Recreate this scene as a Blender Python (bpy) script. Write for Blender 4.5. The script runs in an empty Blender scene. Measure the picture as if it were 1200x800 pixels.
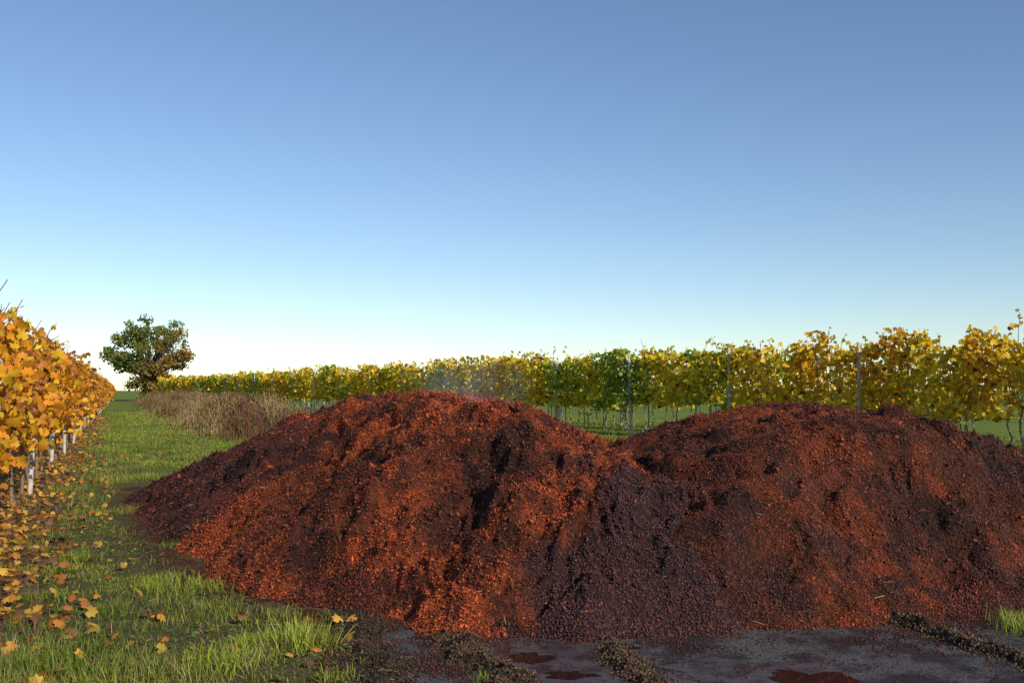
import bpy, math, random
import numpy as np
from mathutils import Vector
rng = np.random.default_rng(7)
random.seed(7)
scene = bpy.context.scene
CAMH = 1.4
F = 1167.0
def gp(px, py, z=0.0):
    d = (CAMH - z) * F / (py - 457.0)
    return ((px - 600.0) / F * d, d)

# ---------------------------------------------------------------- noise
def _h(ix, iy, seed):
    n = (ix.astype(np.int64) * 374761393 + iy.astype(np.int64) * 668265263 + seed * 974634777) & 0xffffffff
    n = ((n ^ (n >> 13)) * 1274126177) & 0xffffffff
    n = (n ^ (n >> 16)) & 0xffffffff
    return n / 4294967295.0
def vn(x, y, seed=0):
    x = np.asarray(x, float); y = np.asarray(y, float)
    ix = np.floor(x); iy = np.floor(y)
    fx = x - ix; fy = y - iy
    fx = fx * fx * fx * (fx * (fx * 6 - 15) + 10); fy = fy * fy * fy * (fy * (fy * 6 - 15) + 10)
    a = _h(ix, iy, seed); b = _h(ix + 1, iy, seed); c = _h(ix, iy + 1, seed); d = _h(ix + 1, iy + 1, seed)
    return (a * (1 - fx) + b * fx) * (1 - fy) + (c * (1 - fx) + d * fx) * fy * 1.0
def fbm(x, y, octv=4, seed=0):
    s = 0; a = 0.5; t = 0
    c, sn = math.cos(0.6), math.sin(0.6)
    for o in range(octv):
        s = s + a * vn(x, y, seed + o * 17); t += a; a *= 0.5
        x, y = (x * c - y * sn) * 2.03 + 3.1, (x * sn + y * c) * 2.03 + 1.7
    return s / t
def sstep(a, b, x):
    t = np.clip((x - a) / (b - a), 0, 1)
    return t * t * (3 - 2 * t)

# ---------------------------------------------------------------- mesh helpers
def make_mesh(name, V, T, mat, col=None, smooth=False, parent=None, nper=3):
    V = np.ascontiguousarray(V, dtype=np.float32); T = np.ascontiguousarray(T, dtype=np.int32)
    me = bpy.data.meshes.new(name)
    me.vertices.add(len(V)); me.vertices.foreach_set("co", V.ravel())
    me.loops.add(T.size); me.loops.foreach_set("vertex_index", T.ravel())
    me.polygons.add(len(T)); me.polygons.foreach_set("loop_start", np.arange(0, T.size, nper, dtype=np.int32))
    me.polygons.foreach_set("loop_total", np.full(len(T), nper, dtype=np.int32))
    if smooth: me.polygons.foreach_set("use_smooth", np.ones(len(T), dtype=bool))
    me.update(calc_edges=True)
    if col is not None:
        c4 = np.ones((len(V), 4), dtype=np.float32); c4[:, :3] = col
        at = me.color_attributes.new("Col", 'FLOAT_COLOR', 'POINT'); at.data.foreach_set("color", c4.ravel())
    me.materials.append(mat)
    ob = bpy.data.objects.new(name, me); scene.collection.objects.link(ob)
    if parent: ob.parent = parent
    return ob
def empty(name, loc=(0, 0, 0)):
    e = bpy.data.objects.new(name, None); scene.collection.objects.link(e); e.location = (0, 0, 0)
    return e
def rotm(yaw, pitch, roll):
    cy, sy, cp, sp, cr, sr = np.cos(yaw), np.sin(yaw), np.cos(pitch), np.sin(pitch), np.cos(roll), np.sin(roll)
    o = np.zeros_like(cy); l = np.ones_like(cy)
    Rz = np.array([[cy, -sy, o], [sy, cy, o], [o, o, l]]).transpose(2, 0, 1)
    Rx = np.array([[l, o, o], [o, cp, -sp], [o, sp, cp]]).transpose(2, 0, 1)
    Ry = np.array([[cr, o, sr], [o, l, o], [-sr, o, cr]]).transpose(2, 0, 1)
    return Rz @ Rx @ Ry
def inst(tv, tf, pos, R, scl, col, vmul=None):
    tv = np.asarray(tv, float); tf = np.asarray(tf, int)
    n = len(pos); k = len(tv)
    scl = np.asarray(scl, float)
    if scl.ndim == 1: scl = scl[:, None].repeat(3, 1)
    L = tv[None] * scl[:, None, :]
    V = np.einsum('nij,nkj->nki', R, L) + pos[:, None, :]
    T = tf[None] + (np.arange(n) * k)[:, None, None]
    C = np.repeat(col[:, None, :], k, 1)
    if vmul is not None: C = C * np.asarray(vmul)[None, :, None]
    return V.reshape(-1, 3), T.reshape(-1, tf.shape[1]), C.reshape(-1, 3)
def cat(parts):
    Vs, Ts, Cs = [], [], []; o = 0
    for V, T, C in parts:
        Vs.append(V); Ts.append(T + o); Cs.append(C); o += len(V)
    return np.concatenate(Vs), np.concatenate(Ts), np.concatenate(Cs)
def tube(pts, rad, col, sides=6):
    pts = np.asarray(pts, float); n = len(pts); rad = np.broadcast_to(np.asarray(rad, float), (n,))
    V = []
    for i in range(n):
        t = pts[min(i + 1, n - 1)] - pts[max(i - 1, 0)]; t = t / (np.linalg.norm(t) + 1e-9)
        u = np.cross(t, [0.13, 0.99, 0.05] if abs(t[2]) > 0.5 else [0, 0, 1.0]); u /= np.linalg.norm(u) + 1e-9
        w = np.cross(t, u)
        for k in range(sides):
            a = 2 * math.pi * k / sides
            V.append(pts[i] + rad[i] * (math.cos(a) * u + math.sin(a) * w))
    V.append(pts[-1]); T = []
    for i in range(n - 1):
        for k in range(sides):
            a = i * sides + k; b = i * sides + (k + 1) % sides
            T.append((a, b, b + sides)); T.append((a, b + sides, a + sides))
    for k in range(sides):
        T.append(((n - 1) * sides + k, (n - 1) * sides + (k + 1) % sides, n * sides))
    V = np.array(V); return V, np.array(T), np.tile(np.array(col, float), (len(V), 1))

# ---------------------------------------------------------------- materials
def mat_new(name):
    m = bpy.data.materials.new(name); m.use_nodes = True
    nt = m.node_tree; nt.nodes.clear()
    out = nt.nodes.new('ShaderNodeOutputMaterial')
    return m, nt, out
def N(nt, t, **kw):
    n = nt.nodes.new(t)
    for k, v in kw.items(): setattr(n, k, v)
    return n
def mixc(nt, fac, a, b, mode='MIX'):
    m = N(nt, 'ShaderNodeMix', data_type='RGBA', blend_type=mode)
    for s, v in ((m.inputs[0], fac), (m.inputs[6], a), (m.inputs[7], b)):
        if hasattr(v, 'is_linked'): nt.links.new(v, s)
        elif isinstance(v, (int, float)): s.default_value = v
        else: s.default_value = (*v, 1)
    return m.outputs[2]
def ramp(nt, fac, p0, p1):
    r = N(nt, 'ShaderNodeMapRange'); r.interpolation_type = 'SMOOTHSTEP'
    nt.links.new(fac, r.inputs[0]); r.inputs[1].default_value = p0; r.inputs[2].default_value = p1
    return r.outputs[0]
def noise(nt, scale, detail=3, rough=0.5, dim=None):
    g = N(nt, 'ShaderNodeNewGeometry'); n = N(nt, 'ShaderNodeTexNoise')
    nt.links.new(g.outputs['Position'], n.inputs['Vector'])
    n.inputs['Scale'].default_value = scale; n.inputs['Detail'].default_value = detail; n.inputs['Roughness'].default_value = rough
    return n.outputs['Fac']
def foliage_mat(name, trans=0.35, rough=0.5, spec=0.3):
    m, nt, out = mat_new(name)
    a = N(nt, 'ShaderNodeVertexColor', layer_name="Col")
    p = N(nt, 'ShaderNodeBsdfPrincipled'); p.inputs['Roughness'].default_value = rough
    p.inputs['Specular IOR Level'].default_value = spec
    t = N(nt, 'ShaderNodeBsdfTranslucent'); mx = N(nt, 'ShaderNodeMixShader'); mx.inputs[0].default_value = trans
    nt.links.new(a.outputs[0], p.inputs['Base Color']); nt.links.new(a.outputs[0], t.inputs['Color'])
    nt.links.new(p.outputs[0], mx.inputs[1]); nt.links.new(t.outputs[0], mx.inputs[2]); nt.links.new(mx.outputs[0], out.inputs[0])
    return m
def col_mat(name, rough=0.7, spec=0.3, nscale=60, lo=0.55, hi=1.35, bump=0.0, bscale=80, bdist=0.01):
    m, nt, out = mat_new(name)
    a = N(nt, 'ShaderNodeVertexColor', layer_name="Col")
    p = N(nt, 'ShaderNodeBsdfPrincipled'); p.inputs['Roughness'].default_value = rough
    p.inputs['Specular IOR Level'].default_value = spec
    f = ramp(nt, noise(nt, nscale, 3, .6), 0.3, 0.7)
    g = mixc(nt, f, (lo, lo, lo), (hi, hi, hi))
    c = mixc(nt, 1.0, a.outputs[0], g, 'MULTIPLY')
    nt.links.new(c, p.inputs['Base Color'])
    if bump > 0:
        b = N(nt, 'ShaderNodeBump'); b.inputs['Strength'].default_value = bump; b.inputs['Distance'].default_value = bdist
        nt.links.new(noise(nt, bscale, 4, .65), b.inputs['Height']); nt.links.new(b.outputs[0], p.inputs['Normal'])
    nt.links.new(p.outputs[0], out.inputs[0])
    return m
M_leaf = foliage_mat("vine_leaf_mat", 0.42, 0.5)
M_grass = foliage_mat("grass_mat", 0.35, 0.5)
M_dry = foliage_mat("dry_grass_mat", 0.25, 0.7, 0.1)
M_bark = col_mat("bark_mat", 0.85, 0.2, 40, 0.6, 1.3, 0.5, 60)
M_post = col_mat("post_mat", 0.6, 0.4, 15, 0.75, 1.2, 0.2, 60)
M_pom = col_mat("pomace_mat", 0.75, 0.2, 45, 0.35, 1.4, 0.9, 90, 0.02)
M_crumb = col_mat("pomace_crumb_mat", 0.6, 0.22, 120, 0.7, 1.3)
M_mud = col_mat("mud_mat", 0.85, 0.2, 50, 0.4, 1.4, 1.0, 70, 0.03)

# ---------------------------------------------------------------- world + sun
az = math.radians(141); el = math.radians(27)
w = bpy.data.worlds.new("World"); scene.world = w; w.use_nodes = True
wn = w.node_tree; wn.nodes.clear()
sky = wn.nodes.new('ShaderNodeTexSky'); sky.sky_type = 'NISHITA'; sky.sun_disc = False
sky.sun_elevation = el; sky.sun_rotation = az; sky.air_density = 1.0; sky.dust_density = 0.2; sky.ozone_density = 2.2; sky.altitude = 700
hs = wn.nodes.new('ShaderNodeHueSaturation'); hs.inputs['Saturation'].default_value = 1.05; hs.inputs['Hue'].default_value = 0.502
bg = wn.nodes.new('ShaderNodeBackground'); bg.inputs[1].default_value = 0.130
wo = wn.nodes.new('ShaderNodeOutputWorld'); wn.links.new(sky.outputs[0], hs.inputs['Color']); wn.links.new(hs.outputs[0], bg.inputs[0]); wn.links.new(bg.outputs[0], wo.inputs[0])
sd = Vector((math.sin(az) * math.cos(el), math.cos(az) * math.cos(el), math.sin(el)))
sl = bpy.data.lights.new("sun", 'SUN'); sl.energy = 5.0; sl.angle = math.radians(0.5); sl.color = (1, 0.90, 0.73)
so = bpy.data.objects.new("sun", sl); scene.collection.objects.link(so); so.location = (20, -30, 30)
so.rotation_euler = sd.to_track_quat('Z', 'Y').to_euler()
scene.view_settings.view_transform = 'Standard'; scene.view_settings.look = 'None'; scene.view_settings.exposure = 0

# ---------------------------------------------------------------- camera
cd = bpy.data.cameras.new("camera"); cd.sensor_width = 36; cd.lens = 35.0; cd.clip_end = 6000; cd.clip_start = 0.05
co = bpy.data.objects.new("camera", cd); scene.collection.objects.link(co)
co.location = (0, 0, CAMH); co.rotation_euler = (math.radians(90 + 2.8), 0, 0); scene.camera = co

# ---------------------------------------------------------------- layout lines
def leftrow_x(Y): return -5.42 - 0.394 * (Y - 10.5)
def rightrow_x(Y): return 21.6 - 0.557 * Y
def weed_x(Y): return -10.3 - 0.394 * (Y - 38)
poly1 = np.array([(-5.7, 15.0), (-4.9, 12.2), (-3.7, 10), (-2.75, 8.2), (-1.85, 7.0), (-0.95, 6.1), (-0.2, 5.72), (0.5, 5.65), (1.2, 5.8), (2.2, 6.8), (2.8, 8.5), (2.6, 10.5), (1.2, 13), (-1.0, 15.0), (-3.5, 16.5)])
poly2 = np.array([(0.6, 6.3), (1.2, 5.85), (2.0, 5.92), (2.6, 6.02), (3.3, 6.1), (4.4, 6.4), (5.5, 7.2), (6.2, 9), (5.7, 11.0), (4.4, 12.6), (2.2, 13.0), (0.2, 11.6), (-.6, 9.5), (-.3, 7.6)])
def sdpoly(x, y, P):
    best = np.full(x.shape, 1e9); inside = np.zeros(x.shape, bool)
    for i in range(len(P)):
        a = P[i]; b = P[(i + 1) % len(P)]; e = b - a
        t = np.clip(((x - a[0]) * e[0] + (y - a[1]) * e[1]) / (e @ e), 0, 1)
        d = np.hypot(x - a[0] - t * e[0], y - a[1] - t * e[1]); best = np.minimum(best, d)
        c = ((a[1] > y) != (b[1] > y)) & (x < (b[0] - a[0]) * (y - a[1]) / (b[1] - a[1] + 1e-12) + a[0])
        inside ^= c
    return np.where(inside, best, -best)
def smin(a, b, k):
    h = np.clip(0.5 + 0.5 * (b - a) / k, 0, 1); return b * (1 - h) + a * h - k * h * (1 - h)
def G(x, y, cx, cy, sx, sy, ang=0):
    c, s = math.cos(ang), math.sin(ang); u = (x - cx) * c + (y - cy) * s; v = -(x - cx) * s + (y - cy) * c
    return np.exp(-0.5 * ((u / sx) ** 2 + (v / sy) ** 2))
def detail(x, y, seed):
    wx = x + (fbm(x * 2.5, y * 2.5, 2, seed + 3) - .5) * .5; wy = y + (fbm(x * 2.5, y * 2.5, 2, seed + 4) - .5) * .5
    n = (fbm(wx * 0.9, wy * 0.9, 3, seed + 5) - .5) * 0.18
    n += (fbm(wx * 2.8, wy * 2.8, 3, seed + 9) - .5) * 0.22
    n += -np.abs(fbm(wx * 4.5, wy * 4.5, 2, seed + 19) - .5) * 0.20 + .03
    clump = sstep(.35, .6, fbm(x * 1.2, y * 1.2, 2, seed + 77))
    n += (fbm(wx * 11, wy * 11, 3, seed + 29) - .5) * (.05 + .085 * clump)
    n += -np.abs(vn(wx * 17, wy * 17, seed + 33) - .5) * .06 * clump
    n += (vn(x * 34, y * 34, seed + 39) - .5) * 0.024
    return n
def H1(x, y):
    sd_ = sdpoly(x, y, poly1) + (fbm(x * 1.1, y * 1.1, 3, 3) - .5) * 0.5
    cap = smin(1.31 + 0 * x, 1.38 - 0.41 * (x + .35), .2)
    cap = smin(cap, 1.30 - 0.385 * (-1.75 - x), .2) - .05 * np.maximum(0, y - 12.5) - .05 * np.maximum(0, 8.2 - y)
    h = smin(sd_ * 0.72, cap, 0.25)
    h += 0.15 * G(x, y, -0.95, 7.3, 0.35, 0.55) * sstep(0, .5, sd_) - 0.24 * G(x, y, -1.65, 8.3, 0.3, 0.7) + 0.08 * G(x, y, 0.2, 8.0, .3, .5) - 0.13 * G(x, y, -0.3, 7.1, .25, .6)
    return h + detail(x, y, 100) * sstep(-0.1, 0.5, sd_) - 0.02
def H2(x, y):
    sd_ = sdpoly(x, y, poly2) + (fbm(x * 1.1, y * 1.1, 3, 43) - .5) * 0.45
    cap = 1.22 - .125 * (x - 2.75) ** 2 - .10 * np.maximum(0, x - 3.1) - .05 * np.maximum(0, 8.2 - y)
    h = smin(sd_ * 0.72, cap, 0.25)
    return h + detail(x, y, 200) * 0.8 * sstep(-0.1, 0.5, sd_) - 0.02

# ---------------------------------------------------------------- ground
def ground():
    m, nt, out = mat_new("ground_mat")
    p = N(nt, 'ShaderNodeBsdfPrincipled'); p.inputs['Roughness'].default_value = 0.95; p.inputs['Specular IOR Level'].default_value = 0.1
    lawn = mixc(nt, ramp(nt, noise(nt, 0.35, 4), .35, .65), (0.11, 0.17, 0.022), (0.17, 0.21, 0.03))
    lawn = mixc(nt, ramp(nt, noise(nt, 3, 5, .7), .5, .75), lawn, (0.13, 0.11, 0.04))
    n1 = mixc(nt, ramp(nt, noise(nt, 7, 5, .7), .42, .60), (0.075, 0.10, 0.022), (0.15, 0.105, 0.055))
    n2 = mixc(nt, ramp(nt, noise(nt, 45, 4, .75), .42, .66), n1, (0.05, 0.038, 0.02))
    g = N(nt, 'ShaderNodeNewGeometry'); sx = N(nt, 'ShaderNodeSeparateXYZ'); nt.links.new(g.outputs['Position'], sx.inputs[0])
    c = mixc(nt, ramp(nt, sx.outputs['Y'], 12, 32), n2, lawn)
    nt.links.new(c, p.inputs['Base Color'])
    b = N(nt, 'ShaderNodeBump'); b.inputs['Strength'].default_value = 0.9; b.inputs['Distance'].default_value = 0.03
    nt.links.new(noise(nt, 25, 5, .7), b.inputs['Height']); nt.links.new(b.outputs[0], p.inputs['Normal'])
    nt.links.new(p.outputs[0], out.inputs[0])
    xs = np.concatenate([-np.geomspace(3000, 30, 12), np.linspace(-28, 28, 60), np.geomspace(30, 3000, 12)])
    ys = np.concatenate([-np.geomspace(3000, 12, 10), np.linspace(-10, 60, 72), np.geomspace(63, 3000, 18)])
    X, Y = np.meshgrid(xs, ys); V = np.stack([X.ravel(), Y.ravel(), 0 * X.ravel()], 1)
    ny, nx = X.shape; i = np.arange(ny - 1)[:, None] * nx + np.arange(nx - 1)[None]; i = i.ravel()
    T = np.stack([i, i + 1, i + nx + 1, i + nx], 1)
    make_mesh("ground", V, T, m, nper=4)
    m, nt, out = mat_new("soil_mat")
    p = N(nt, 'ShaderNodeBsdfPrincipled'); p.inputs['Roughness'].default_value = 0.95; p.inputs['Specular IOR Level'].default_value = 0.1
    c = mixc(nt, ramp(nt, noise(nt, 9, 5, .7), .35, .65), (0.17, 0.11, 0.06), (0.10, 0.066, 0.038))
    nt.links.new(c, p.inputs['Base Color'])
    b = N(nt, 'ShaderNodeBump'); b.inputs['Strength'].default_value = 1; b.inputs['Distance'].default_value = 0.03
    nt.links.new(noise(nt, 18, 5, .7), b.inputs['Height']); nt.links.new(b.outputs[0], p.inputs['Normal']); nt.links.new(p.outputs[0], out.inputs[0])
    ys = np.linspace(-3, 60, 260); V = []
    for y in ys:
        V.append((leftrow_x(y) - 1.9 + float(vn(y * 1.3, 0, 1)) * .3, y, .004)); V.append((leftrow_x(y) + .30 + float(vn(y * 1.7, 0, 2)) * .5 + float(vn(y * 6, 0, 3)) * .2, y, .004))
    i = np.arange(len(ys) - 1) * 2; make_mesh("soil_strip", np.array(V), np.stack([i, i + 1, i + 3, i + 2], 1), m, nper=4)
ground()

# asphalt pad
asph_c = [(-0.95, 6.4), (-0.85, 5.6), (-0.72, 4.8), (-0.6, 3.5), (-0.5, 0), (-0.5, -4), (12, -4), (12, 13), (5, 14), (0, 13), (-0.6, 10), (-0.9, 8)]
def blob(cx, cy, rx, ry, s, z, irr=1.5, n=110):
    V = [(cx, cy, z)]
    for k in range(n):
        a = 2 * math.pi * k / n; r = 1 + (float(fbm(np.array(math.cos(a) * 1.6 + 9), np.array(math.sin(a) * 1.6 + s * 7), 5, s)) - .5) * irr
        V.append((cx + rx * r * math.cos(a), cy + ry * r * math.sin(a), z))
    return np.array(V), np.array([(0, 1 + k, 1 + (k + 1) % n) for k in range(n)])
def yard():
    m, nt, out = mat_new("asphalt_mat")
    p = N(nt, 'ShaderNodeBsdfPrincipled')
    a = mixc(nt, ramp(nt, noise(nt, 110, 3, .85), .38, .62), (0.010, 0.009, 0.010), (0.16, 0.145, 0.145))
    st = ramp(nt, noise(nt, 2.6, 7, .75), .43, .58)
    a2 = mixc(nt, st, a, (0.024, 0.014, 0.012))
    nt.links.new(a2, p.inputs['Base Color'])
    r = N(nt, 'ShaderNodeMapRange'); nt.links.new(noise(nt, 2.3, 4, .6), r.inputs[0]); r.inputs[1].default_value = .35; r.inputs[2].default_value = .65; r.inputs[3].default_value = .4; r.inputs[4].default_value = .75
    nt.links.new(r.outputs[0], p.inputs['Roughness'])
    b = N(nt, 'ShaderNodeBump'); b.inputs['Strength'].default_value = 1.0; b.inputs['Distance'].default_value = 0.012
    nt.links.new(noise(nt, 90, 4, .7), b.inputs['Height']); nt.links.new(b.outputs[0], p.inputs['Normal'])
    nt.links.new(p.outputs[0], out.inputs[0])
    pts = []
    for i in range(len(asph_c)):
        a = np.array(asph_c[i]); c = np.array(asph_c[(i + 1) % len(asph_c)]); n = max(2, int(np.linalg.norm(c - a) / 0.1))
        for k in range(n):
            q = a + (c - a) * k / n
            d = (vn(q[0] * 3, q[1] * 3, 5) - .5) * 0.3 + (vn(q[0] * 11, q[1] * 11, 6) - .5) * 0.08
            pts.append((q[0] + d, q[1] + d * .5))
    me = bpy.data.meshes.new("asphalt_yard"); me.from_pydata([(x, y, 0.004) for x, y in pts], [], [list(range(len(pts)))]); me.update()
    me.materials.append(m); ob = bpy.data.objects.new("asphalt_yard", me); scene.collection.objects.link(ob)
    mf, nt, out = mat_new("wet_sheen_mat")
    p = N(nt, 'ShaderNodeBsdfPrincipled'); p.inputs['Roughness'].default_value = 0.20
    c = mixc(nt, ramp(nt, noise(nt, 5.0, 6, .7), .40, .62), (0.085, 0.076, 0.085), (0.032, 0.020, 0.018))  # thin water film; its pale violet-grey sky sheen is painted into the base colour
    nt.links.new(c, p.inputs['Base Color'])
    b = N(nt, 'ShaderNodeBump'); b.inputs['Strength'].default_value = 0.6; b.inputs['Distance'].default_value = 0.008
    nt.links.new(noise(nt, 22, 6, .65), b.inputs['Height']); nt.links.new(b.outputs[0], p.inputs['Normal']); nt.links.new(p.outputs[0], out.inputs[0])
    for (cx, cy, rx, ry, s_) in ((0.20, 5.15, .33, .50, 5), (1.25, 4.95, .42, .30, 6)):
        V, T = blob(cx, cy, rx, ry, s_, .0062, 1.5); make_mesh("wet_sheen", V, T, mf)
    m2, nt, out = mat_new("puddle_mat")
    p = N(nt, 'ShaderNodeBsdfPrincipled'); p.inputs['Roughness'].default_value = 0.04; p.inputs['IOR'].default_value = 1.33
    c = mixc(nt, ramp(nt, noise(nt, 3.0, 3), .42, .6), (0.020, 0.012, 0.011), (0.028, 0.010, 0.008))
    nt.links.new(c, p.inputs['Base Color']); nt.links.new(p.outputs[0], out.inputs[0])
    for (cx, cy, rx, ry, s_) in ((0.10, 5.28, .13, .10, 1), (1.46, 4.88, .16, .14, 2), (0.62, 5.5, .08, .06, 3), (.28, 4.95, .12, .07, 8)):
        V, T = blob(cx, cy, rx, ry, s_, .009, 1.6); make_mesh("puddle", V, T, m2)
yard()

# ---------------------------------------------------------------- templates
OCT = np.array([(1, 0, 0), (-.9, .2, 0), (0, 1, .1), (.1, -1, 0), (0, .1, .8), (0, 0, -.8)], float)
OCTF = [(0, 2, 4), (2, 1, 4), (1, 3, 4), (3, 0, 4), (2, 0, 5), (1, 2, 5), (3, 1, 5), (0, 3, 5)]
ph = (1 + 5 ** .5) / 2
ICO = np.array([(-1, ph, 0), (1, ph, 0), (-1, -ph, 0), (1, -ph, 0), (0, -1, ph), (0, 1, ph), (0, -1, -ph), (0, 1, -ph), (ph, 0, -1), (ph, 0, 1), (-ph, 0, -1), (-ph, 0, 1)]) / 1.902
ICOF = [(0, 11, 5), (0, 5, 1), (0, 1, 7), (0, 7, 10), (0, 10, 11), (1, 5, 9), (5, 11, 4), (11, 10, 2), (10, 7, 6), (7, 1, 8), (3, 9, 4), (3, 4, 2), (3, 2, 6), (3, 6, 8), (3, 8, 9), (4, 9, 5), (2, 4, 11), (6, 2, 10), (8, 6, 7), (9, 8, 1)]
FIB = np.array([(-.5, 0, 0), (-.15, .08, .16), (-.15, -.03, .12), (.2, -.02, .14), (.2, .07, .2), (.5, .12, -.02)])
FIBF = [(0, 2, 1), (1, 2, 3), (1, 3, 4), (4, 3, 5)]
_o = [(0, -.10), (.22, -.36), (.42, -.20), (.56, .04), (.40, .14), (.44, .42), (.22, .40), (0, .62), (-.22, .40), (-.44, .42), (-.40, .14), (-.56, .04), (-.42, -.20), (-.22, -.36)]
LEAF = np.array([(0, .08, .05)] + [(x, y, -.18 * abs(x) - .12 * max(0, y - .2)) for x, y in _o])
LEAFF = [(0, 1 + i, 1 + (i + 1) % 14) for i in range(14)]
LS = np.array([(0, -.35, 0), (.48, -.05, -.1), (.28, .42, -.05), (0, .6, -.12), (-.28, .42, -.05), (-.48, -.05, -.1), (0, .05, .06)])
LSF = [(6, i, (i + 1) % 6) for i in range(6)]
BL = np.array([(-.5, 0, 0), (.5, 0, 0), (-.42, .08, .4), (.42, .08, .4), (-.25, .25, .75), (.25, .25, .75), (0, .5, 1)])
BLF = [(0, 1, 3), (0, 3, 2), (2, 3, 5), (2, 5, 4), (4, 5, 6)]
BLM = [.55, .55, .85, .85, 1.05, 1.05, 1.15]

# ---------------------------------------------------------------- pomace piles
C_RED = np.array([0.30, 0.058, 0.018]); C_ORG = np.array([0.50, 0.135, 0.035]); C_BR = np.array([0.115, 0.029, 0.014]); C_DK = np.array([0.030, 0.012, 0.010]); C_BER = np.array([0.038, 0.018, 0.020])
def mixa(a, b, t): return a * (1 - t[:, None]) + b * t[:, None]
def zones1(x, y):
    n = fbm(x * 2.2, y * 2.2, 4, 61) - .5
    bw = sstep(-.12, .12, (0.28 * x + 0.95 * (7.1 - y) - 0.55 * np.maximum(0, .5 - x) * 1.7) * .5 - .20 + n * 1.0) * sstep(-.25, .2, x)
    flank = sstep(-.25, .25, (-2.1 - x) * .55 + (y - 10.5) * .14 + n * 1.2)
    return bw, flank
def pcol(x, y, which):
    n1 = fbm(x * 1.4, y * 1.4, 4, 71 + which); n2 = fbm(x * 9, y * 9, 3, 81 + which)
    base = mixa(np.tile(C_BR, (len(x), 1)), C_RED, sstep(.38, .55, n1 * .55 + n2 * .45))
    base = mixa(base, C_DK, sstep(.54, .66, fbm(x * 3.6, y * 3.6, 4, 91 + which)) * .75)
    if which == 0:
        bw, fl = zones1(x, y)
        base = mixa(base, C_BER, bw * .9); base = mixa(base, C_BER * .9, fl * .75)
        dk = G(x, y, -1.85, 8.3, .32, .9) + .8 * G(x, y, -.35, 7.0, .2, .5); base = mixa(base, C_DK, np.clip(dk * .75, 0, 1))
    else:
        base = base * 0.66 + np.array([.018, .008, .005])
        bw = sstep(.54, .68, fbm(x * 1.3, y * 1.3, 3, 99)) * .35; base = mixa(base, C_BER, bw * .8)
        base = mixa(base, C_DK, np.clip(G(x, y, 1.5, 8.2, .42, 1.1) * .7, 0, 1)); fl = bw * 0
    return base, bw, fl
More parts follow.
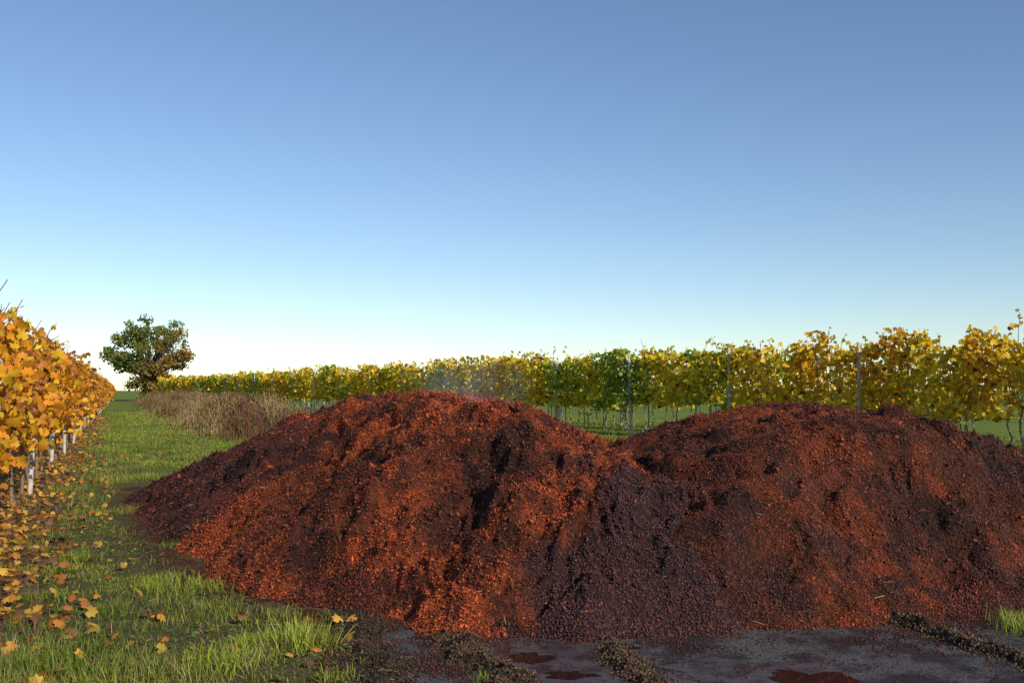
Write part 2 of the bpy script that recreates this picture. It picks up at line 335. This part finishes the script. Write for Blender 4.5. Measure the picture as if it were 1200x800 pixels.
def pile(Hf, P, which):
    x0, y0 = P.min(0) - .5; x1, y1 = P.max(0) + .5
    st = 0.024
    xs = np.arange(x0, x1, st); ys = [y0]
    while ys[-1] < y1: ys.append(ys[-1] + st * (1 if ys[-1] < 10 else 1.6))
    ys = np.array(ys); X, Y = np.meshgrid(xs, ys); Z = Hf(X, Y)
    ny, nx = X.shape; i = (np.arange(ny - 1)[:, None] * nx + np.arange(nx - 1)[None])
    zm = np.maximum(np.maximum(Z[:-1, :-1], Z[1:, :-1]), np.maximum(Z[:-1, 1:], Z[1:, 1:]))
    i = i[zm > -0.02]
    T = np.stack([i, i + 1, i + nx + 1, i + nx], 1)
    used, inv = np.unique(T, return_inverse=True); T = inv.reshape(T.shape)
    V = np.stack([X.ravel(), Y.ravel(), Z.ravel()], 1)[used]
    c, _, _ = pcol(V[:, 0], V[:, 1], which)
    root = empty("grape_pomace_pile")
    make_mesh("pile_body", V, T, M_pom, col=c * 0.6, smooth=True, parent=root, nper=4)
    Ho = H2 if which == 0 else H1
    def sample(n, pw=1.6):
        x = rng.uniform(x0, x1, n * 3); u = rng.random(n * 3); y = y0 + (y1 - y0) * u ** pw
        z = Hf(x, y); k = (z > -0.005); x, y, z = x[k][:n], y[k][:n], z[k][:n]
        k = z > Ho(x, y) - .03
        return x[k], y[k], z[k]
    parts = []
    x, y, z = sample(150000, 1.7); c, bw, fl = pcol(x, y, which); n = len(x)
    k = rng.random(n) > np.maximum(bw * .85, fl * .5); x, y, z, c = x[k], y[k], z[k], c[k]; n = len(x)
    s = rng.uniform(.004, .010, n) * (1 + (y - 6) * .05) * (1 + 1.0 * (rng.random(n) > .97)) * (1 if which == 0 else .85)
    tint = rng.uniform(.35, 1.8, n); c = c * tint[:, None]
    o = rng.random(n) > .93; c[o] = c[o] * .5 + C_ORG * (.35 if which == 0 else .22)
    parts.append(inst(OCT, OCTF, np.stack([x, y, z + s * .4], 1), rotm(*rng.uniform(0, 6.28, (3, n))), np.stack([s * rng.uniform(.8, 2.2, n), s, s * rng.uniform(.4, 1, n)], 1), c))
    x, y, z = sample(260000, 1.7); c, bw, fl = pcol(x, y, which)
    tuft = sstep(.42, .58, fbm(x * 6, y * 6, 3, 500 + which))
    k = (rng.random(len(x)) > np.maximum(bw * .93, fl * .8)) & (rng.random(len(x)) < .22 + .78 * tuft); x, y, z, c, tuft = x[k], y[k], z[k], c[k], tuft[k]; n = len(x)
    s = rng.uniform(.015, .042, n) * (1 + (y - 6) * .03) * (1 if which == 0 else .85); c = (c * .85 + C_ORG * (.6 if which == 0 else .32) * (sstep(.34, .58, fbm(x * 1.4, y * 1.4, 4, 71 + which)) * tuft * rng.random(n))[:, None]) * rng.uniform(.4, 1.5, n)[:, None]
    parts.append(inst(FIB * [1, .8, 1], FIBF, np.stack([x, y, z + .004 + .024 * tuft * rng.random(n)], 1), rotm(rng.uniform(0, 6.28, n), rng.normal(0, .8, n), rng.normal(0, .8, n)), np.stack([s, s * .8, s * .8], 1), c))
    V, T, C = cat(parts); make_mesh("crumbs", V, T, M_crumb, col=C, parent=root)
    x, y, z = sample(170000, 1.9); c, bw, fl = pcol(x, y, which)
    k = rng.random(len(x)) < np.maximum(np.maximum(bw * .95, fl * .45), .05); x, y, z = x[k], y[k], z[k]; n = len(x)
    s = rng.uniform(.0055, .0085, n); c = C_BER * rng.uniform(.5, 2.0, n)[:, None] + np.array([.05, .009, .003]) * (rng.random(n) > .68)[:, None]
    V, T, C = inst(ICO, ICOF, np.stack([x, y, z + s * .6], 1), rotm(*rng.uniform(0, 6.28, (3, n))), np.stack([s, s * rng.uniform(.7, 1, n), s * rng.uniform(.6, 1, n)], 1), c)
    make_mesh("grape_skins", V, T, M_crumb, col=C, parent=root, smooth=True)
    x, y, z = sample(620, 1.6); n = len(x); s = rng.uniform(.03, .13, n)
    V, T, C = inst(FIB * [1, .3, .3], FIBF, np.stack([x, y, z + .014], 1), rotm(rng.uniform(0, 6.28, n), rng.normal(0, .3, n), rng.normal(0, .4, n)), s, np.array([.44, .24, .11]) * rng.uniform(.3, 1.1, n)[:, None])
    make_mesh("stalks", V, T, M_crumb, col=C, parent=root)
pile(H1, poly1, 0); pile(H2, poly2, 1)

# mud ridges
def ridge(pl, wdt, hgt, name, col, seed=0):
    pl = np.array(pl, float); x0, y0 = pl.min(0) - wdt * 3; x1, y1 = pl.max(0) + wdt * 3
    xs = np.arange(x0, x1, .009); ys = np.arange(y0, y1, .010); X, Y = np.meshgrid(xs, ys); D = np.full(X.shape, 1e9)
    wx = X + (fbm(X * 4, Y * 4, 3, 61 + seed) - .5) * .22
    for a, b in zip(pl[:-1], pl[1:]):
        e = b - a; t = np.clip(((wx - a[0]) * e[0] + (Y - a[1]) * e[1]) / (e @ e), 0, 1); D = np.minimum(D, np.hypot(wx - a[0] - t * e[0], Y - a[1] - t * e[1]))
    wv = wdt * (.35 + 1.5 * fbm(X * 5, Y * 5, 3, 3 + seed))
    core = np.clip(1 - D / wv, -1, 1)
    Z = hgt * core * (.3 + 1.4 * fbm(X * 10, Y * 10, 3, 8 + seed)) + (fbm(X * 28, Y * 28, 3, 12) - .5) * .05 * sstep(-.6, .3, core) - .006
    Z = np.where(core < -.9, -.02, Z)
    ny, nx = X.shape; i = (np.arange(ny - 1)[:, None] * nx + np.arange(nx - 1)[None])
    zm = np.maximum(Z[:-1, :-1], Z[1:, 1:]); i = i[zm > 0.002]
    T = np.stack([i, i + 1, i + nx + 1, i + nx], 1); used, inv = np.unique(T, return_inverse=True)
    V = np.stack([X.ravel(), Y.ravel(), Z.ravel()], 1)[used]
    c = mixa(np.tile(np.array(col), (len(V), 1)), np.array([.03, .018, .012]), sstep(.4, .6, fbm(V[:, 0] * 12, V[:, 1] * 12, 3, 4)))
    root = empty(name)
    make_mesh("ridge_soil", V, inv.reshape(T.shape), M_mud, col=c, nper=4, smooth=True, parent=root)
    q = V[rng.integers(0, len(V), 2600)]; n = len(q); s = rng.uniform(.003, .010, n)
    cc = np.array(col) * rng.uniform(.3, 1.6, n)[:, None]
    q = q + np.stack([rng.normal(0, .03, n), rng.normal(0, .03, n), s * .3], 1); q[:, 2] = np.maximum(q[:, 2] , .006)
    P = [inst(OCT, OCTF, q, rotm(*rng.uniform(0, 6.28, (3, n))), s, cc)]
    m = 160; f = V[rng.integers(0, len(V), m)] + [0, 0, .006]
    P.append(inst(FIB * [1, .3, .3], FIBF, f, rotm(rng.uniform(0, 6.28, m), rng.normal(0, .5, m), rng.normal(0, .5, m)), rng.uniform(.02, .08, m), np.array([.38, .26, .12]) * rng.uniform(.3, 1, m)[:, None]))
    A, B, C = cat(P); make_mesh("ridge_crumbs", A, B, M_crumb, col=C, parent=root)
ridge([(-.40, 6.0), (-.28, 5.5), (-.1, 5.0), (.02, 4.6), (.1, 4.0)], .10, .055, "mud_ridge", (.10, .060, .036), 1)
ridge([(.42, 6.0), (.52, 5.5), (.6, 5.1), (.70, 4.7), (.8, 4.0)], .075, .04, "mud_ridge", (.09, .053, .032), 2)
ridge([(2.3, 6.2), (2.42, 5.8), (2.55, 5.4), (2.75, 5.0), (3.1, 4.6)], .12, .06, "mud_ridge", (.10, .066, .04), 3)
ridge([(-.95, 6.4), (-.85, 5.7), (-.7, 5.1), (-.62, 4.6), (-.55, 4)], .15, .03, "mud_ridge", (.06, .038, .024), 4)
asph = np.array(asph_c)
def litter():
    n = 22000
    x = rng.uniform(-1.2, 6, n); y = 6.15 - np.abs(rng.normal(0, .33, n))
    x2 = rng.uniform(-1.0, 0, 9000); y2 = rng.uniform(4, 6.2, 9000)
    x3 = rng.uniform(-1, 4, 6000); y3 = rng.uniform(4, 6.2, 6000)
    x = np.concatenate([x, x2, x3]); y = np.concatenate([y, y2, y3])
    t = rng.random(14000); px = np.interp(t, [0, .3, .6, 1], [-.95, -2.3, -3.6, -5.4]); py = np.interp(t, [0, .3, .6, 1], [6.0, 7.6, 10, 14.5])
    px = px - np.abs(rng.normal(0, .20, 14000)); x = np.concatenate([x, px + .05]); y = np.concatenate([y, py])
    n = len(x); k = rng.random(n) < sstep(.35, .65, fbm(x * 5, y * 5, 3, 31)) + .08; x, y = x[k], y[k]; n = len(x)
    s = rng.uniform(.003, .008, n)
    c = np.where((rng.random(n) > .35)[:, None], C_DK * 1.2, C_BR * .9) * rng.uniform(.5, 1.6, n)[:, None]
    V, T, C = inst(OCT, OCTF, np.stack([x, y, s * .5 + .004], 1), rotm(*rng.uniform(0, 6.28, (3, n))), s, c)
    make_mesh("pomace_crumb_litter", V, T, M_crumb, col=C)
litter()

# ---------------------------------------------------------------- grass
def blades(name, x, y, hgt, wid, col, mat=None, z=0):
    n = len(x)
    R = rotm(rng.uniform(0, 6.28, n), rng.normal(0, .42, n), rng.normal(0, .28, n))
    return inst(BL, BLF, np.stack([x, y, np.zeros(n) + z], 1), R, np.stack([wid, hgt, hgt], 1), col, BLM)
def gcol(x, y, n):
    t = fbm(x * .8, y * .8, 3, 300); r = rng.random(n)
    c = mixa(np.tile(np.array([.12, .21, .02]), (n, 1)), np.array([.34, .39, .045]), np.clip(sstep(.3, .7, t) * .6 + r * .5, 0, 1))
    dry = rng.random(n) < .10 + .25 * sstep(.5, .65, fbm(x * 2.3, y * 2.3, 3, 333)); c[dry] = np.array([.44, .34, .15]) * rng.uniform(.5, 1.1, dry.sum())[:, None]
    return c * rng.uniform(.6, 1.25, n)[:, None]
def grass():
    parts = []
    n = 400000
    u = rng.random(n); y = 3.6 * (60 / 3.6) ** u
    lx = leftrow_x(y) - 1.2; rx = np.where(y < 16, 0.2, weed_x(y) + 1.0); rx = np.maximum(rx, np.where(y < 40, lx + 6.5, rx))
    rx = np.where(y < 16, .2 - 0 * y, rx)
    x = lx + (rx - lx) * rng.random(n)
    keep = (sdpoly(x, y, poly1) < -.05) & (sdpoly(x, y, asph) < .03)
    under = x - leftrow_x(y)
    dens = .18 + .82 * sstep(.40, .60, fbm(x * 1.8, y * 1.8, 4, 310))
    dens = dens * (0.06 + .94 * sstep(.2, 1.5, under + (fbm(x * .9, y * .9, 3, 5) - .5) * 1.6))
    edge = sdpoly(x, y, poly1); dens = dens * sstep(0.0, .5, -edge + (fbm(x * 3, y * 3, 3, 8) - .5) * .4 + .05)
    keep &= rng.random(n) < dens
    x, y = x[keep], y[keep]; n = len(x)
    hm = .40 + 1.2 * sstep(.38, .7, fbm(x * 2.1, y * 2.1, 3, 320)); near = sstep(6, 4.5, y)
    h = rng.uniform(.020, .058, n) * hm * (1 + .3 * near) * (1 + .02 * y); wd = rng.uniform(.0025, .0045, n) * (1 + .13 * np.maximum(y - 5, 0))
    parts.append(blades("", x, y, h, wd, gcol(x, y, n)))
    for (px, py, r, hh, nb, br) in ((355, 752, .16, .17, 420, 1.3), (270, 775, .22, .13, 420, 1.2), (300, 752, .12, .10, 200, 1.2), (95, 655, .16, .12, 260, 1.0), (40, 770, .4, .13, 900, 1.0), (150, 790, .35, .12, 800, .95), (60, 700, .2, .09, 300, .9), (1195, 737, .16, .13, 300, 1.0), (1180, 726, .1, .10, 150, 1.0), (570, 782, .05, .05, 60, .9), (565, 792, .05, .05, 60, .9), (1085, 735, .1, .04, 60, .8), (210, 640, .15, .1, 200, 1), (90, 575, .3, .13, 300, 1.), (160, 600, .3, .12, 300, 1.1), (400, 790, .1, .07, 120, 1.), (130, 530, .5, .2, 350, 1.1), (180, 560, .4, .16, 300, 1.1)):
        cx, cy = gp(px, py); x = rng.normal(cx, r * .5, nb); y = rng.normal(cy, r * .5, nb)
        V = blades("", x, y, rng.uniform(.4, 1, nb) * hh, rng.uniform(.003, .006, nb), gcol(x, y, nb) * br); parts.append(V)
    m = 5000; y = 4 * (20 / 4) ** rng.random(m); x = leftrow_x(y) + .6 + rng.random(m) * 5; k = (sdpoly(x, y, poly1) < -.1) & (sdpoly(x, y, asph) < 0) & (fbm(x * 3, y * 3, 3, 88) > .5); x, y = x[k], y[k]; m = len(x)
    parts.append(inst(LS, LSF, np.stack([x, y, rng.uniform(.01, .04, m)], 1), rotm(rng.uniform(0, 6.28, m), rng.normal(0, .4, m), rng.normal(0, .4, m)), rng.uniform(.012, .035, m), np.array([.14, .24, .03]) * rng.uniform(.6, 1.4, m)[:, None]))
    V, T, C = cat(parts); make_mesh("grass", V, T, M_grass, col=C)
    # dead clippings and bits lying in the turf
    m = 9000; y = 4 * (22 / 4) ** rng.random(m); x = leftrow_x(y) - .3 + rng.random(m) * 5.5; k = (sdpoly(x, y, poly1) < -.02) & (sdpoly(x, y, asph) < 0); x, y = x[k], y[k]; m = len(x)
    V, T, C = inst(FIB * [1, .5, .5], FIBF, np.stack([x, y, rng.uniform(.008, .035, m)], 1), rotm(rng.uniform(0, 6.28, m), rng.normal(0, .3, m), rng.normal(0, .3, m)), rng.uniform(.02, .07, m), np.array([.36, .24, .11]) * rng.uniform(.3, 1.2, m)[:, None])
    make_mesh("dry_grass_clippings", V, T, M_dry, col=C)
    n = 170000; y = rng.uniform(15, 62, n); x = rng.uniform(-30, 22, n)
    k = (x < rightrow_x(y) + 10) & (x > weed_x(y) + .6) & (sdpoly(x, y, poly1) < 0) & (sdpoly(x, y, poly2) < 0); x, y = x[k], y[k]; n = len(x)
    V, T, C = blades("", x, y, rng.uniform(.05, .11, n), rng.uniform(.012, .03, n), gcol(x, y, n) * 1.0); make_mesh("meadow_grass", V, T, M_grass, col=C)
    parts = []
    n = 52000; u = rng.random(n) ** 1.05; y = 27 * (140 / 27) ** u; off = rng.normal(0, .85, n)
    x = weed_x(y) + off * np.where(y < 45, 1.35, 1.5)
    cl = fbm(x * .9, y * .5, 3, 44)
    front = sstep(26, 40, y + (cl - .5) * 14)
    k = rng.random(n) < front * (.35 + .65 * sstep(.35, .55, cl)); x, y, off, cl, front = x[k], y[k], off[k], cl[k], front[k]; n = len(x)
    hh = rng.uniform(.35, 1.1, n) * (.35 + 1.1 * cl) * np.exp(-(off / 1.5) ** 2) * 1.25 * (.45 + .55 * front)
    c = mixa(np.tile(np.array([.46, .31, .16]), (n, 1)), np.array([.22, .105, .065]), sstep(.40, .6, fbm(x * .6, y * .35, 3, 46))) * rng.uniform(.45, 1.2, n)[:, None]
    gr = rng.random(n) < .10; c[gr] = np.array([.16, .22, .04])
    parts.append(inst(BL, BLF, np.stack([x, y, 0 * x], 1), rotm(rng.uniform(0, 6.28, n), rng.normal(0, .22, n), rng.normal(0, .15, n)), np.stack([rng.uniform(.008, .02, n) * (1 + y * .012), hh * .3, hh], 1), c, [.8, .8, .9, .9, 1, 1, 1.1]))
    k = rng.random(n) < .35; m = k.sum()
    parts.append(inst(OCT, OCTF, np.stack([x[k], y[k], hh[k] * .92], 1), rotm(rng.uniform(0, 6.28, m), rng.normal(0, .2, m), rng.normal(0, .2, m)), np.stack([rng.uniform(.015, .03, m)] * 2 + [rng.uniform(.06, .14, m)], 1), c[k] * .8))
    V, T, C = cat(parts); make_mesh("dry_weeds", V, T, M_dry, col=C)
grass()

# ---------------------------------------------------------------- vine rows
C_Y = np.array([.84, .58, .025]); C_G = np.array([.21, .33, .035]); C_YG = np.array([.53, .54, .035]); C_O = np.array([.76, .29, .02]); C_B = np.array([.26, .095, .03])
def vine_row(fx, Y0, Y1, dirx, htop, hbot, style, dens, seed, detailY=40):
    root = empty("grapevine_row")
    L = math.hypot(1, dirx); tx, ty = dirx / L, 1 / L; nx_, ny_ = ty, -tx
    total = (Y1 - Y0) * L
    def leafset(s0, s1, dn, big, full):
        n = int((s1 - s0) * dn)
        if n < 5: return None
        s = rng.uniform(s0, s1, n)
        top = htop + (vn(s * 1.1, 0 * s + seed, 1) - .5) * .40 + (vn(s * 4.3, 0 * s + seed, 2) - .5) * .40
        bot = hbot + (vn(s * 1.7, 0 * s + seed, 4) - .5) * .5
        v = rng.random(n); z = bot + (top - bot) * v
        thick = .17 + .13 * vn(s * 2.2, z * 2.2, seed + 6)
        cl = fbm(s * 2.4, z * 2.4, 3, seed + 7)
        g0, g1 = (.30, .52) if style == 'right' else (.36, .56)
        k = rng.random(n) < sstep(g0, g1, cl) * .95 + .05
        s, z, thick, v = s[k], z[k], thick[k], v[k]; n = len(s)
        o = rng.normal(0, 1, n) * thick * (1.1 - .4 * v)
        y = Y0 + s * ty; x = fx(Y0) + s * tx + o * nx_; y = y + o * ny_
        vineid = np.floor(s / 1.15 + (fbm(s * 1.5, z * 1.5, 2, 4) - .5) * .8)
        r1 = _h(vineid, 0 * vineid, seed + 9) * .45 + .55 * fbm(s * .35, z * .6, 2, seed + 11)
        r2 = rng.random(n) * .5 + fbm(s * 2, z * 2, 2, seed + 13) * .5
        if style == 'right':
            t = r1 * .5 + r2 * .5 + (.06 - .0007 * (y - 20)) * np.where(y < 27, 1.4, -.1)
            c = mixa(np.tile(C_G, (n, 1)), C_YG, sstep(.32, .45, t)); c = mixa(c, C_Y, sstep(.42, .56, t)); c = mixa(c, C_O, sstep(.68, .8, t) * .6)
        else:
            t = r1 * .3 + r2 * .7
            c = mixa(np.tile(C_YG * [1.1, .85, 1], (n, 1)), C_Y * [1, .88, 1], sstep(.05, .25, t)); c = mixa(c, C_O, sstep(.30, .50, t)); c = mixa(c, C_B * 1.4, sstep(.58, .76, t))
        c = c * rng.uniform(.55, 1.2, n)[:, None]
        br = rng.random(n) < (.05 if style == 'right' else .12); c[br] = C_B * rng.uniform(.6, 1.3, br.sum())[:, None]
        sz = (rng.uniform(.09, .155, n) if style == 'right' else rng.uniform(.055, .115, n)) * big
        R = rotm(rng.uniform(0, 6.28, n), rng.normal(math.pi * .62, .55, n), rng.normal(0, .5, n))
        tv, tf = (LEAF, LEAFF) if full else (LS, LSF)
        return inst(tv, tf, np.stack([x, y, z], 1), R, sz, c)
    sd_ = max(0, (detailY - Y0) * L); sm = min(sd_, total); s2 = min(total, max(0, (80 - Y0) * L))
    P = [leafset(0, sm, dens, 1, True), leafset(sm, max(sm, s2), dens * .65, 1.3, False), leafset(max(sm, s2), total, dens * .35, 1.8, False)]
    P = [p for p in P if p is not None]
    wood = []
    s = 0.3
    while s < min(total, 75):
        y = Y0 + s * ty; x = fx(Y0) + s * tx
        hh = random.uniform(.10, .45); z0 = htop - .35; dx = random.gauss(0, .12); dy = random.gauss(0, .12)
        pts = [(x, y, z0), (x + dx * .5, y + dy * .5, z0 + .3 + hh * .4), (x + dx * 1.4, y + dy * 1.4, z0 + .35 + hh)]
        colr = (.16, .07, .04) if style == 'right' else (.16, .05, .05)
        wood.append(tube(pts, [.008, .006, .0045], colr, 4))
        m = random.randint(2, 8) if style == 'right' else random.randint(0, 2); q = rng.random(m)
        p0 = np.array(pts[1]); p1 = np.array(pts[2]); pp = p0 + (p1 - p0) * q[:, None] + rng.normal(0, .04, (m, 3))
        if m: P.append(inst(LEAF, LEAFF, pp, rotm(rng.uniform(0, 6.28, m), rng.normal(1.9, .5, m), rng.normal(0, .5, m)), rng.uniform(.05, .11, m), np.tile(C_Y if random.random() > .3 else (C_YG if style == 'right' else C_O), (m, 1)) * rng.uniform(.7, 1.1, m)[:, None]))
        s += random.uniform(.04, .20) if style == 'left' else random.uniform(.35, 1.2)
    V, T, C = cat(P); make_mesh("leaves", V, T, M_leaf, col=C, parent=root)
    s = 0.4
    while s < min(total, 110):
        y = Y0 + s * ty; x = fx(Y0) + s * tx
        a = random.gauss(0, .05); b = random.gauss(0, .05)
        wood.append(tube([(x, y, -.02), (x + a, y + b, .3), (x + a * .3 - .02, y - b, .6), (x + a * 1.2, y + b, hbot + .25)], [.028, .022, .020, .018], (.20, .145, .10) if style == 'left' else (.24, .20, .165), 6))
        if s < 50:
            for q in range(5):
                e = random.gauss(0, .35); z1 = hbot + .2
                wood.append(tube([(x + a, y + b, z1), (x + tx * e * .7, y + ty * e * .7, z1 + .25), (x + tx * e + random.gauss(0, .06), y + ty * e, htop - .1)], [.010, .008, .006], (.15, .07, .04), 4))
        s += 1.25 + random.uniform(-.1, .1)
    V, T, C = cat(wood); make_mesh("vine_stems", V, T, M_bark, col=C, parent=root, smooth=True)
    ps = []; s = 1.0 if style == 'left' else (19.7 - Y0) * L
    while s < total:
        y = Y0 + s * ty - (.18 * ny_ if style == 'right' else -.1 * ny_); x = fx(Y0) + s * tx - (.18 * nx_ if style == 'right' else -.1 * nx_); w_ = .042 if style == 'right' else .035
        top = htop + random.uniform(-.15, .06) if style == 'right' else htop - .25; lean = random.gauss(0, .03)
        cc = (.42, .38, .34) if style == 'right' else (.46, .42, .38)
        ps.append(tube([(x, y, -.05), (x + lean, y, top * .6), (x + lean * 1.5, y, top)], w_, cc, 8)); s += 4.58
    for hz in (.75, 1.15, 1.6, 2.0):
        if hz < htop: ps.append(tube([(fx(Y0), Y0, hz), (fx(Y0) + total * tx, Y0 + total * ty, hz)], .0025, (.3, .3, .3), 4))
    V, T, C = cat(ps); make_mesh("posts_and_wires", V, T, M_post, col=C, parent=root, smooth=True)
    return root
vine_row(rightrow_x, 14.5, 106, -.557, 2.55, .80, 'right', 640, 11)
vine_row(lambda Y: rightrow_x(Y) + 2.5, 15, 106, -.557, 2.45, .9, 'right', 280, 23, 10)
vine_row(lambda Y: rightrow_x(Y) + 5.0, 15, 106, -.557, 2.45, .9, 'right', 220, 37, 10)
vine_row(leftrow_x, 8.2, 170, -.394, 1.94, .72, 'left', 860, 51, 32)
vine_row(lambda Y: leftrow_x(Y) - 2.6, 8.2, 150, -.394, 1.95, .9, 'left', 260, 63, 10)

# ---------------------------------------------------------------- fallen leaves
def fallen():
    P = []
    n = 4000; y = 5.2 * (55 / 5.2) ** rng.random(n); off = rng.normal(.0, .5, n); x = leftrow_x(y) + off
    n2 = 220; y2 = 4.6 * (30 / 4.6) ** rng.random(n2); x2 = leftrow_x(y2) + rng.uniform(.5, 3.2, n2)
    x = np.concatenate([x, x2]); y = np.concatenate([y, y2])
    for (px, py, r, m) in ((30, 722, .22, 24), (85, 745, .15, 8), (185, 722, .05, 5), (50, 650, .3, 20), (20, 620, .3, 20), (145, 745, .05, 2), (135, 592, .1, 6), (240, 625, .03, 1)):
        cx, cy = gp(px, py); x = np.concatenate([x, rng.normal(cx, r * .6, m)]); y = np.concatenate([y, rng.normal(cy, r * .6, m)])
    k = (sdpoly(x, y, poly1) < -.02) & (sdpoly(x, y, asph) < 0); x, y = x[k], y[k]
    x = np.append(x, [gp(520, 745)[0]]); y = np.append(y, [gp(520, 745)[1]]); n = len(x)
    t = rng.random(n); c = mixa(np.tile(np.array([.72, .45, .07]), (n, 1)), np.array([.62, .23, .04]), sstep(.2, .5, t)); c = mixa(c, np.array([.24, .12, .06]), sstep(.5, .75, t)); c *= rng.uniform(.6, 1.2, n)[:, None]
    z = rng.uniform(.02, .06, n)
    V = inst(LEAF * [1, 1, 1.8], LEAFF, np.stack([x, y, z], 1), rotm(rng.uniform(0, 6.28, n), rng.normal(0, .5, n), rng.normal(0, .5, n)), rng.uniform(.04, .09, n), c); P.append(V)
    V, T, C = cat(P); make_mesh("fallen_leaves", V, T, M_leaf, col=C)
    x = np.array([-2.9, -2.4]); y = np.array([9.0, 9.9])
    z = H1(x, y) + .02; n = len(x)
    V, T, C = inst(LEAF, LEAFF, np.stack([x, y, z], 1), rotm(rng.uniform(0, 6, n), rng.normal(.5, .2, n), rng.normal(0, .2, n)), np.full(n, .08), np.tile(np.array([.4, .22, .07]), (n, 1)))
    make_mesh("fallen_leaves", V, T, M_leaf, col=C)
fallen()

# ---------------------------------------------------------------- tree
def tree(cx, cy, Ht, W):
    root = empty("broadleaf_tree")
    wood = []; P = []
    trunk = [(cx, cy, -.1), (cx + .1, cy, 1.2), (cx - .1, cy, 2.4), (cx + .1, cy, 4.5), (cx, cy, 7)]
    wood.append(tube(trunk, [.34, .28, .24, .16, .08], (.09, .065, .05), 8))
    cl = []
    for i in range(165):
        th = rng.uniform(0, 6.28); ct = rng.uniform(-.98, 1); r = rng.uniform(.35, 1.0) ** .6
        st = math.sqrt(1 - ct * ct)
        p = np.array([cx + math.cos(th) * st * r * W * .44, cy + math.sin(th) * st * r * W * .44, Ht * .53 + ct * r * Ht * .42])
        if ct < -.2: p[0] += (cx - p[0]) * .12
        p[0] += rng.normal(0, .35) - .35 * sstep(0, 1, ct); p[2] += .4 * math.sin(th * 3 + 1) + rng.normal(0, .2)
        cl.append(p)
    for p in cl:
        b = np.array([cx, cy, rng.uniform(1.4, 4.5)]); mid = b + (p - b) * .5 + rng.normal(0, .25, 3) + [0, 0, .2]
        wood.append(tube([b, mid, p], [.09, .05, .02], (.09, .065, .05), 5))
        r = rng.uniform(.5, 1.2); n = int(105 * r * r)
        q = rng.normal(0, 1, (n, 3)); q /= np.linalg.norm(q, axis=1)[:, None]; q *= (rng.random(n) ** .5 * r)[:, None] * [1, 1, .75]
        q = q + p
        warm = sstep(-.1, .7, (p[0] - cx) / (W * .5) + .20 - (p[2] / Ht - .5) * .9 + rng.normal(0, .2)) * np.ones(n)
        c = mixa(np.tile(np.array([.15, .20, .04]), (n, 1)), np.array([.36, .18, .05]), np.clip(warm * .7 + rng.normal(0, .15, n), 0, 1)) * rng.uniform(.65, 1.4) * rng.uniform(.7, 1.2, n)[:, None]
        P.append(inst(LS, LSF, q, rotm(*rng.uniform(0, 6.28, (3, n))), rng.uniform(.18, .36, n), c))
    V, T, C = cat(P); make_mesh("crown_leaves", V, T, M_leaf, col=C, parent=root)
    V, T, C = cat(wood); make_mesh("trunk_and_limbs", V, T, M_bark, col=C, parent=root, smooth=True)
tree(-47.3, 130, 11.2, 11.6)

# ---------------------------------------------------------------- steam rising from the warm pile
def steam():
    m, nt, out = mat_new("steam_mat")
    v = N(nt, 'ShaderNodeVolumePrincipled'); v.inputs['Color'].default_value = (.95, .96, 1, 1); v.inputs['Anisotropy'].default_value = 0.0
    tc = N(nt, 'ShaderNodeTexCoord'); mp = N(nt, 'ShaderNodeMapping'); mp.inputs['Scale'].default_value = (3.0, 3.0, 1.6)
    nt.links.new(tc.outputs['Object'], mp.inputs['Vector'])
    n = N(nt, 'ShaderNodeTexNoise'); n.inputs['Scale'].default_value = 1.0; n.inputs['Detail'].default_value = 3; n.inputs['Distortion'].default_value = 1.2
    nt.links.new(mp.outputs[0], n.inputs['Vector'])
    r = ramp(nt, n.outputs['Fac'], .38, .72)
    ln = N(nt, 'ShaderNodeVectorMath', operation='LENGTH'); md = N(nt, 'ShaderNodeVectorMath', operation='DIVIDE'); md.inputs[1].default_value = (.7, .5, .4)
    nt.links.new(tc.outputs['Object'], md.inputs[0]); nt.links.new(md.outputs[0], ln.inputs[0])
    fo = N(nt, 'ShaderNodeMapRange'); nt.links.new(ln.outputs['Value'], fo.inputs[0]); fo.inputs[1].default_value = 1; fo.inputs[2].default_value = .1; fo.inputs[3].default_value = 0; fo.inputs[4].default_value = .8
    mu = N(nt, 'ShaderNodeMath', operation='MULTIPLY'); nt.links.new(r, mu.inputs[0]); nt.links.new(fo.outputs[0], mu.inputs[1])
    nt.links.new(mu.outputs[0], v.inputs['Density']); nt.links.new(v.outputs[0], out.inputs['Volume'])
    bpy.ops.mesh.primitive_uv_sphere_add(segments=24, ring_count=16, radius=1, location=(-.45, 9.8, 1.42))
    ob = bpy.context.object; ob.name = "steam"
    for vv in ob.data.vertices: vv.co.x *= .7; vv.co.y *= .5; vv.co.z *= .4
    ob.data.materials.append(m)
steam()
